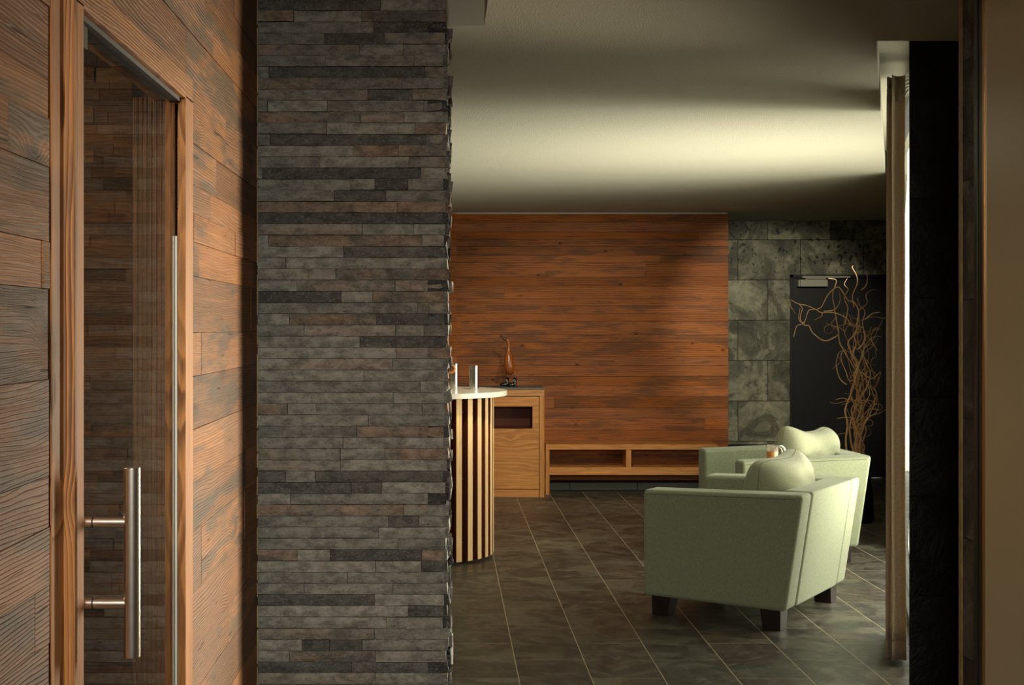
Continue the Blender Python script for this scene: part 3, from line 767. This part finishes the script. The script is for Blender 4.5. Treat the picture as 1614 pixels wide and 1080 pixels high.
def beaker(loc, label, h):
    e = empty('steel_beaker', loc, 0, label, 'cup', 'steel cups on the counter')
    r = 0.0285
    MB().lathe([(0.0, 0.0), (r - 0.002, 0), (r, 0.002), (r, h), (r - 0.0015, h), (r - 0.0015, 0.004), (0, 0.004)], seg=40).build('wall', M['steel_bright'], e, smooth=False, bevel=0.0)
    for p in e.children[-1].data.polygons: p.use_smooth = True
    md = e.children[-1].modifiers.new('es', 'EDGE_SPLIT'); md.split_angle = 0.6
    return e
Yc = 8.44
b1 = beaker((px(747, 0, Yc).x, Yc, 1.049), 'bright steel cylinder cup standing free on the pale countertop', 0.152)
b2 = beaker((px(715.5, 0, 8.62).x, 8.62, 1.049), 'steel cylinder cup half hidden by the stone pillar edge', 0.160)
kn = MB()
kp = px(712.5, 581.5, 8.34)
kn.tube([kp + Vector((-0.012, 0, 0.028)), kp + Vector((0.010, 0, 0.018)), kp + Vector((0.017, 0, 0.0)), kp + Vector((0.006, 0, -0.019)), kp + Vector((-0.016, 0, -0.024)), kp + Vector((-0.05, 0.0, -0.02)), kp + Vector((-0.055, 0.0, -0.14)),  Vector((kp.x - 0.055, kp.y, 1.049))], [0.005, 0.009, 0.011, 0.011, 0.009, 0.007, 0.010, 0.02], 12)
tag(kn.build('wooden_ornament', M['duck'], smooth=True), 'dark brown curved wooden ornament in front of the half hidden steel cup', 'ornament')

# ------------------------------------------------------------------ cabinet
KY = 11.17
kx0, kx1 = px(724, 0, KY).x, px(858, 0, KY).x
cab = empty('cabinet', ((kx0 + kx1) / 2, (KY + BY) / 2, 0), 0, 'larch cabinet with an open niche and grey slab top against the wood wall', 'cabinet')
ox, oy = cab.location.x, cab.location.y
def cb(x0, y0, x1, y1, ya, yb, mb=None, clip=None):
    a = px(x0, y1, KY); b = px(x1, y0, KY); mb = mb or MB()
    return mb.box((a.x - ox, ya - oy, max(a.z, 0)), (b.x - ox, yb - oy, b.z), (0.5, 0.5, random.random()))
KB = BY - 0.015
cb(724, 611.5, 858.6, 614, KY - 0.01, KB).build('slab_top', M['slate_top'], cab, bevel=0.001)
mb = cb(724, 614.2, 858, 624, KY, KB); 
mb.build('top_rail', M['larch'], cab, bevel=0.001)
cb(850.5, 624.2, 858, 787, KY, KB).build('side_panel', M['larch_v'], cab, bevel=0.001)
cb(724, 624.2, 732, 787, KY, KB).build('side_panel', M['larch_v'], cab, bevel=0.001)
mb = MB(); cb(732.3, 625.5, 775.8, 771, KY + 0.004, KY + 0.024, mb); cb(775.8, 625.5, 839.5, 641, KY + 0.004, KY + 0.024, mb); cb(839.5, 625.5, 849.6, 771, KY + 0.004, KY + 0.024, mb); cb(775.8, 676, 839.5, 771, KY + 0.004, KY + 0.024, mb)
mb.t = [(0.5, 0.5, 0.5)] * len(mb.t)
dr = mb.build('door', M['larch'], cab)
mb = MB(); cb(774, 639, 776.5, 678, KY + 0.024, KY + 0.32, mb); cb(839, 639, 841, 678, KY + 0.024, KY + 0.32, mb); cb(774, 639, 841, 641.2, KY + 0.024, KY + 0.32, mb); cb(774, 676, 841, 678, KY + 0.024, KY + 0.32, mb); cb(774, 639, 841, 678, KY + 0.32, KY + 0.33, mb)
mb.build('niche', M['drum'], dr)
cb(732.3, 771.8, 850, 788, KY + 0.012, KY + 0.03).build('kickboard', M['larch'], cab, bevel=0.001)

# ------------------------------------------------------------------ bench
NY = 11.34
bx0, bx1 = px(860, 0, NY).x, px(1131.5, 0, NY).x
bn = empty('bench', ((bx0 + bx1) / 2, (NY + BY) / 2, 0), 0, 'low larch bench with an open shelf along the foot of the wood wall', 'bench')
ox, oy = bn.location.x, bn.location.y
zt = px(0, 700.5, NY).z; zb = px(0, 709, NY).z
MB().box((bx0 - ox, NY - oy, zb), (bx1 - ox, BY - 0.014 - oy, zt), (0.9, .5, .5)).build('seat', M['larch'], bn, bevel=0.002)
w_ = 0.034
for xa in (bx0 - ox, bx1 - ox - w_):
    MB().box((xa, NY - oy, 0), (xa + w_, NY + 0.06 - oy, zb - 0.0005)).build('leg', M['larch_v'], bn, bevel=0.001)
    MB().box((xa, BY - 0.07 - oy, 0), (xa + w_, BY - 0.014 - oy, zb - 0.0005)).build('leg', M['larch_v'], bn, bevel=0.001)
ra, rb = px(0, 748.8, NY).z, px(0, 736.8, NY).z
MB().box((bx0 - ox + w_, NY + 0.002 - oy, ra), (bx1 - ox - w_, NY + 0.03 - oy, rb), (0.8, .5, .5)).build('rail', M['larch'], bn, bevel=0.001)
MB().box((bx0 - ox + w_, NY + 0.03 - oy, rb - 0.02), (bx1 - ox - w_, BY - 0.014 - oy, rb - 0.002)).build('shelf', M['larch'], bn)
a = px(987, 0, NY).x - ox; b = px(995, 0, NY).x - ox
MB().box((a, NY + 0.003 - oy, rb), (b, BY - 0.02 - oy, zb - 0.0005)).build('divider', M['larch_v'], bn, bevel=0.001)

# ------------------------------------------------------------------ duck
dk = empty('duck_figurine', (px(801, 0, 11.3).x, 11.3, px(0, 611.5, KY).z + 0.0), 0, 'carved wooden runner duck in black boots standing on the cabinet', 'figurine')
U = 0.00066
def dp(u, v, y=0.0): return Vector(((u - 340) * U, y, (840 - v) * U))
body = MB()
pts = [(316,206,15),(330,222,21),(340,245,20),(346,285,18),(347,330,19),(344,365,25),(341,400,36),(342,440,47),(345,490,55),(350,540,60),(357,590,61),(362,630,52),(366,660,35),(368,676,14)]
body.tube([dp(u, v) for u, v, r in pts], [r * U * 1.15 for u, v, r in pts], 20)
bo = body.build('body', M['duck'], dk, smooth=True)
MB().tube([dp(330,218), dp(300,212), dp(272,196), dp(250,176), dp(240,163)], [20*U, 19*U, 16*U, 14*U, 9*U], 12, flat=0.9).build('bill', plain('dark duck bill', (0.05, 0.015, 0.008), 0.3), dk, smooth=True)
MB().tube([dp(375,540), dp(405,580), dp(435,612), dp(470,632)], [40*U, 30*U, 16*U, 4*U], 12, flat=1.0).build('tail', M['duck'], dk, smooth=True)
MB().ball(dp(322, 214, -0.0125), (0.002, 0.002, 0.002), 8).build('eye', M['black_gloss'], dk, smooth=True)
for (u, y, v0) in ((330, 0.018, 640), (425, -0.020, 610)):
    MB().tube([dp(u - 8, v0, y), dp(u, 680, y), dp(u, 722, y)], [14*U, 10*U, 9*U], 10).build('leg', M['duck'], dk, smooth=True)
    mb = MB()
    mb.tube([dp(u, 715, y), dp(u, 722, y), dp(u - 1, 780, y), dp(u - 2, 815, y)], [24*U, 23*U, 21*U, 26*U], 16)
    mb.tube([dp(u + 18, 808, y), dp(u - 20, 806, y), dp(u - 55, 808, y), dp(u - 82, 814, y)], [24*U, 26*U, 29*U, 18*U], 14)
    mb.ball(dp(u - 60, 808, y), (36*U, 33*U, 28*U), 14)
    mb.hexa([tuple(dp(u - 98, 840, y - 30*U)), tuple(dp(u + 40, 840, y - 26*U)), tuple(dp(u + 40, 840, y + 26*U)), tuple(dp(u - 98, 840, y + 30*U)),
             tuple(dp(u - 98, 826, y - 30*U)), tuple(dp(u + 40, 826, y - 26*U)), tuple(dp(u + 40, 826, y + 26*U)), tuple(dp(u - 98, 826, y + 30*U))])
    bt = mb.build('boot', M['black_gloss'], dk, smooth=True)
    md = bt.modifiers.new('es', 'EDGE_SPLIT'); md.split_angle = 0.7
    ring = [dp(u - 4 + 13 * math.cos(a), 752 + 14 * math.sin(a), y - 23*U) for a in [i * 2 * PI / 12 for i in range(10)]]
    MB().tube(ring, 2.5*U, 6).build('buckle', M['boot_white'], bt)

# ------------------------------------------------------------------ armchairs
W2, D2 = 0.463, 0.368
def make_chair(name, loc, rz, label):
    e = empty(name, loc, rz, label, 'armchair', 'green armchairs')
    zb = 0.10
    def zt(y): return 0.632 + (0.66 - 0.632) * (D2 - y) / (2 * D2 + 0.08)
    lean = 0.085
    aw = 0.15
    def sidebox(x0, x1, name):
        mb = MB(); yb = -D2
        mb.hexa([(x0, yb, zb), (x1, yb, zb), (x1, D2, zb), (x0, D2, zb), (x0, yb - lean, 0.66), (x1, yb - lean, 0.66), (x1, D2, 0.632), (x0, D2, 0.632)])
        return mb.build(name, M['green'], e, bevel=0.022, segs=4)
    for s in (-1, 1):
        x0, x1 = sorted((s * W2, s * (W2 - aw)))
        ar = sidebox(x0, x1, 'arm')
        # seam piping along the outer top edge and down the back corner
        xo = s * (W2 - 0.002); 
        pp = [(xo - s*0.012, D2 - 0.03, 0.6285), (xo - s*0.012, 0, 0.642), (xo - s*0.012, -D2 - 0.05, 0.6565)]
        MB().tube([(s*(W2-0.0005), D2-0.03, 0.612), (s*(W2-0.0005), 0, 0.624), (s*(W2-0.0005), -D2-0.05, 0.638)], 0.0016, 6).build('seam', M['seam'], ar)
    # back between the arms, outer face flush with arm ends but for the seam
    xb = W2 - 0.105
    mb = MB(); yb = -D2 - 0.002
    mb.hexa([(-W2 + aw + 0.001, yb, zb), (W2 - aw - 0.001, yb, zb), (W2 - aw - 0.001, yb + 0.16, zb), (-W2 + aw + 0.001, yb + 0.16, zb),
             (-W2 + aw + 0.001, yb - lean, 0.66), (W2 - aw - 0.001, yb - lean, 0.66), (W2 - aw - 0.001, yb - lean + 0.15, 0.66), (-W2 + aw + 0.001, yb - lean + 0.15, 0.66)])
    mb.build('backrest', M['green'], e, bevel=0.016, segs=3)
    MB().box((-W2 + aw, -D2 + 0.10, zb + 0.002), (W2 - aw, D2 - 0.012, 0.27)).build('seat_base', M['green'], e, bevel=0.012, segs=2)
    MB().box((-W2 + aw + 0.004, -D2 + 0.11, 0.272), (W2 - aw - 0.004, D2 + 0.004, 0.415)).build('seat_cushion', M['green'], e, bevel=0.035, segs=4)
    for sx in (-1, 1):
        for sy in (-1, 1):
            cx_, cy_ = sx * (W2 - 0.085), sy * (D2 - 0.085)
            a, b = 0.052, 0.044; ox_, oy_ = sx * 0.006, sy * 0.006
            mb = MB().hexa([(cx_-b+ox_, cy_-b+oy_, 0), (cx_+b+ox_, cy_-b+oy_, 0), (cx_+b+ox_, cy_+b+oy_, 0), (cx_-b+ox_, cy_+b+oy_, 0),
                            (cx_-a, cy_-a, 0.1005), (cx_+a, cy_-a, 0.1005), (cx_+a, cy_+a, 0.1005), (cx_-a, cy_+a, 0.1005)])
            mb.build('leg', M['leg'], e, bevel=0.003)
    return e
TH1 = math.radians(56.1)
ch1 = make_chair('armchair', (1.554, 6.794, 0), TH1, 'sage green armchair in front, its back and side turned to the viewer')
TH2 = math.radians(95.7)
ch2 = make_chair('armchair', (2.12, 8.478, 0), TH2, 'sage green armchair farther back, before the twisted branches')

def pillow(w, h, T, seed, ear=(0.05, 0.05), sag=0.03, bend=0.05):
    mb = MB(); n = 28
    def pt(u, v, side):
        x = u * w / 2; z = v * h / 2
        x *= 1 - 0.10 * v ** 6; z *= 1 - 0.14 * u ** 6
        tk = T / 2 * (max(0.0, (1 - abs(u) ** 7)) ** 0.5) * (max(0.0, (1 - abs(v) ** 3.2)) ** 0.42)
        tk = tk * (1 + 0.18 * mnoise.noise(Vector((u * 1.6 + seed, v * 1.6, side)))) 
        fold_ = 0.007 * math.sin((u * 3 + v * 2.2) * 3 + 3 * mnoise.noise(Vector((u * 2, v * 2, seed)))) * (1 - u*u) * (1 - v*v)
        y = side * tk + fold_ * side
        if v > 0:
            z += v * v * (ear[0] * max(0, -u) ** 2 + ear[1] * max(0, u) ** 2 - sag * (1 - u * u))
        y += bend * u * u + 0.05 * v * v * (0.5 if v > 0 else 0.0)
        return (x, y, z)
    for side in (-1, 1):
        b = len(mb.v)
        for j in range(n + 1):
            for i in range(n + 1):
                # denser near edges
                u = math.sin((i / n * 2 - 1) * PI / 2); v = math.sin((j / n * 2 - 1) * PI / 2)
                mb.v.append(pt(u, v, side))
        for j in range(n):
            for i in range(n):
                a = b + j * (n + 1) + i; mb.face([a, a + 1, a + n + 2, a + n + 1])
    seam = [pt(math.sin(a_), 1, 0) for a_ in []]
    edge = []
    for k in range(25): edge.append(pt(-1 + 2 * k / 24, 1, 0))
    for k in range(1, 25): edge.append(pt(1, 1 - 2 * k / 24, 0))
    for k in range(1, 25): edge.append(pt(1 - 2 * k / 24, -1, 0))
    for k in range(1, 25): edge.append(pt(-1, -1 + 2 * k / 24, 0))
    return mb, edge
def make_pillow(loc, rz, tilt, label, seed, dims, **kw):
    mb, edge = pillow(*dims, seed, **kw)
    o = mb.build('cushion', M['green_soft'], smooth=True, weld=True)
    tag(o, label, 'cushion', 'scatter cushions')
    o.location = loc; o.rotation_mode = 'XYZ'
    o.rotation_euler = Matrix.Rotation(rz, 3, 'Z').to_4x4().to_3x3().__matmul__(Matrix.Rotation(tilt, 3, 'X')).to_euler()
    MB().tube(edge, 0.002, 6).build('piping', M['cushion_seam'], o, smooth=True)
    return o
def chloc(e, x, y, z):
    return Matrix.Rotation(e.rotation_euler.z, 3, 'Z') @ Vector((x, y, z)) + e.location
make_pillow(chloc(ch1, -0.01, -0.205, 0.603), TH1, math.radians(14), 'soft green cushion leaning on the back of the front armchair', 1.3, (0.54, 0.36, 0.24), ear=(0.0, 0.035), sag=0.0)
make_pillow((2.295, 8.26, 0.615), math.radians(40), math.radians(14), 'rumpled green cushion on the rear armchair, against the black door', 5.1, (0.52, 0.38, 0.22), ear=(0.045, 0.01), sag=0.02)

# ------------------------------------------------------------------ side table with tea
tb = empty('side_table', (1.945, 7.70, 0), 0, 'small round wooden side table between the two green armchairs', 'side table')
MB().lathe([(0, 0.618), (0.115, 0.618), (0.122, 0.624), (0.122, 0.646), (0.118, 0.652), (0, 0.652)], seg=40).build('table_top', M['larch'], tb)
MB().lathe([(0, 0.012), (0.018, 0.012), (0.018, 0.618), (0, 0.618)], seg=20).build('stem', M['leg'], tb)
MB().lathe([(0, 0), (0.10, 0), (0.10, 0.008), (0.02, 0.014), (0, 0.014)], seg=32).build('foot', M['leg'], tb)
cp = empty('tea_glass', (px(1217.5, 0, 7.7).x, 7.70, 0.6525), 0, 'glass cup of amber tea standing on the small side table', 'cup')
MB().lathe([(0, 0), (0.030, 0), (0.033, 0.004), (0.0395, 0.106), (0.0375, 0.106), (0.031, 0.008), (0, 0.007)], seg=36).build('glass', M['cup_glass'], cp, smooth=True)
MB().lathe([(0, 0.008), (0.0308, 0.008), (0.0345, 0.068), (0, 0.068)], seg=36).build('tea', M['tea'], cp)
MB().tube([(0.036, 0, 0.098), (0.055, 0, 0.100), (0.070, 0, 0.085), (0.074, 0, 0.060), (0.066, 0, 0.046), (0.058, 0, 0.055), (0.054, 0, 0.080), (0.040, 0, 0.092)], [0.004, 0.005, 0.006, 0.006, 0.005, 0.004, 0.003, 0.003], 8).build('handle', M['white_plastic'], cp, smooth=True)

# ------------------------------------------------------------------ twisted willow
random.seed(11)
VY = 9.75
wx = px(1354, 0, VY).x
wl = empty('willow_arrangement', (wx, VY, 0), 0, 'tall curly willow branches in a dark vase before the black door', 'branches')
MB().lathe([(0, 0), (0.09, 0), (0.11, 0.02), (0.095, 0.25), (0.07, 0.42), (0.075, 0.45), (0.065, 0.45), (0.06, 0.42), (0.0, 0.40)], seg=32).build('vase', M['black_gloss'], wl, smooth=True)
def cr_spline(P, n=6):
    out = []
    for i in range(len(P) - 1):
        p0 = P[max(i-1, 0)]; p1 = P[i]; p2 = P[i+1]; p3 = P[min(i+2, len(P)-1)]
        for k in range(n):
            t_ = k / n
            out.append(0.5 * ((2*p1) + (p2-p0)*t_ + (2*p0-5*p1+4*p2-p3)*t_*t_ + (3*p1-p0-3*p2+p3)*t_**3))
    out.append(P[-1]); return out
def wp(u, v, dy=0.0):
    Y = VY + dy; p = px(1240 + u / 3.6, 420 + v / 3.6, Y)
    return p - Vector((wx, VY, 0))
def wiggle(P, amp):
    s = random.random() * 99
    return [p + Vector((mnoise.noise(p * 9 + Vector((s, 0, 0))), mnoise.noise(p * 9 + Vector((0, s, 0))), mnoise.noise(p * 9 + Vector((0, 0, s))))) * amp for p in P]
base = Vector((0, 0, 0.42))
traced = [
 [(385,1070),(365,1000),(358,930),(365,870),(392,800),(365,740),(372,680),(396,610),(370,545),(350,520),(320,470),(300,430),(290,360),(285,310),(275,270),(262,200),(262,140),(285,75),(240,65)],
 [(400,1060),(420,960),(400,880),(425,780),(395,700),(385,620),(410,560),(380,500),(395,440),(385,390),(405,345),(365,335),(340,300),(290,270),(205,265),(165,240),(120,222),(60,215),(22,190)],
 [(345,1050),(335,980),(350,900),(330,820),(360,730),(390,640),(405,580),(355,470),(350,420),(395,370),(400,300),(405,240),(380,200),(345,190),(320,145),(290,118),(255,140),(215,190),(195,225),(170,245),(125,255),(100,320),(55,340),(38,400)],
 [(415,1060),(420,1000),(430,940),(455,870),(475,800),(510,740),(500,690),(460,660),(440,610)],
 [(295,385),(270,400),(212,420),(145,378),(125,340),(95,330),(75,290),(85,240),(70,215)],
 [(380,640),(350,640),(318,560),(310,500),(330,480)],
 [(340,670),(310,640),(290,600),(278,545),(295,490)],
 [(380,870),(340,860),(282,860)], [(350,760),(320,748),(275,760)],
 [(330,320),(345,240),(330,180),(350,130),(330,100),(345,70)],
 [(380,230),(375,170),(400,95),(395,50),(372,10),(378,0)],
 [(400,470),(440,420),(430,330),(445,260),(410,220),(400,180)], [(420,135),(455,100),(458,20)],
 [(410,250),(455,210),(450,160),(490,130),(530,145)], [(440,300),(490,270),(530,262)],
 [(430,370),(470,370),(530,350)], [(400,600),(430,500),(455,440),(500,400),(535,400)],
 [(430,600),(480,640),(530,600)], [(490,700),(520,660),(535,600)], [(470,810),(520,815)],
 [(22,195),(28,240),(48,268)], [(205,262),(200,285),(158,305)], [(210,262),(270,240),(300,200),(300,150)],
 [(100,325),(75,300),(80,235)], [(280,290),(250,330),(300,370)], [(500,640),(480,560),(490,520)],
 [(510,480),(480,420),(460,400),(500,350),(530,360)], [(430,850),(470,800),(430,790)],
]
for bi, tr_ in enumerate(traced):
    P = []; d0 = random.uniform(-0.12, 0.12); d1 = random.uniform(-0.2, 0.25)
    n_ = len(tr_)
    isroot = tr_[0][1] > 1000
    for i, (u, v) in enumerate(tr_):
        f_ = i / max(1, n_ - 1)
        P.append(wp(u, v, d0 * (0.3 if isroot else 1) + d1 * f_))
    if isroot: P = [base + Vector((random.uniform(-.04,.04), random.uniform(-.04,.04), 0)), ] + P
    S = wiggle(cr_spline(P, 5), 0.012)
    r0 = 0.0085 if isroot else 0.0055
    MB().tube(S, [max(0.0022, r0 * (1 - 0.72 * i / len(S))) for i in range(len(S))], 7).build('branch', M['willow'], wl, smooth=True)
# more wandering stems
for k in range(9):
    tx = random.gauss(1360, 14); top_y = random.uniform(455, 640)
    P = [base + Vector((random.uniform(-.05,.05), random.uniform(-.05,.05), 0))]
    ph = random.random() * 6; fq = random.uniform(8, 15); amp = random.uniform(0.03, 0.06)
    ztop = EYE - (top_y - 515) * VY / F; xt = (tx - 703) * VY / F - wx; yt = random.uniform(-0.22, 0.25)
    N = 26
    for i in range(1, N + 1):
        f_ = i / N; z = 0.42 + (ztop - 0.42) * f_
        g_ = f_ ** 1.8
        P.append(Vector((xt * g_ + amp * math.sin(z * fq + ph), yt * g_ + amp * math.cos(z * fq * 0.9 + ph * 2), z)))
    S = wiggle(cr_spline(P, 3), 0.02)
    r0 = random.uniform(0.005, 0.0085)
    mb = MB().tube(S, [max(0.002, r0 * (1 - 0.7 * i / len(S))) for i in range(len(S))], 7)
    for q in range(random.randint(3, 5)):
        i0 = random.randint(len(S) // 4, len(S) - 6); p = S[i0].copy(); tw = [p]
        ang = random.choice((0.5, 0.9, 2.2, 2.6)); kap = random.choice((-1, 1)) * 0.35; st = random.uniform(0.014, 0.024); dy = random.uniform(-0.012, 0.012)
        for s_ in range(random.randint(8, 18)):
            if random.random() < 0.25: kap = -kap * random.uniform(0.6, 1.4)
            ang += kap + random.uniform(-0.15, 0.15)
            kap = max(-0.7, min(0.7, kap))
            p = p + Vector((st * math.cos(ang), dy, st * math.sin(ang) + 0.004)); tw.append(p)
        tw = [q_ for q_ in tw if q_.x < 0.17]
        if len(tw) > 3: mb.tube(cr_spline(tw, 3), [max(0.0014, 0.0032 * (1 - 0.6 * i / (len(tw)*3))) for i in range((len(tw)-1)*3+1)], 6)
    mb.build('branch', M['willow'], wl, smooth=True)

# patch fitting at the top corner of the glass door
MB().box((-0.6215, 2.20, 1.93), (-0.6195, 2.27, 1.968)).build('patch_fitting', M['frame_dark'], door)
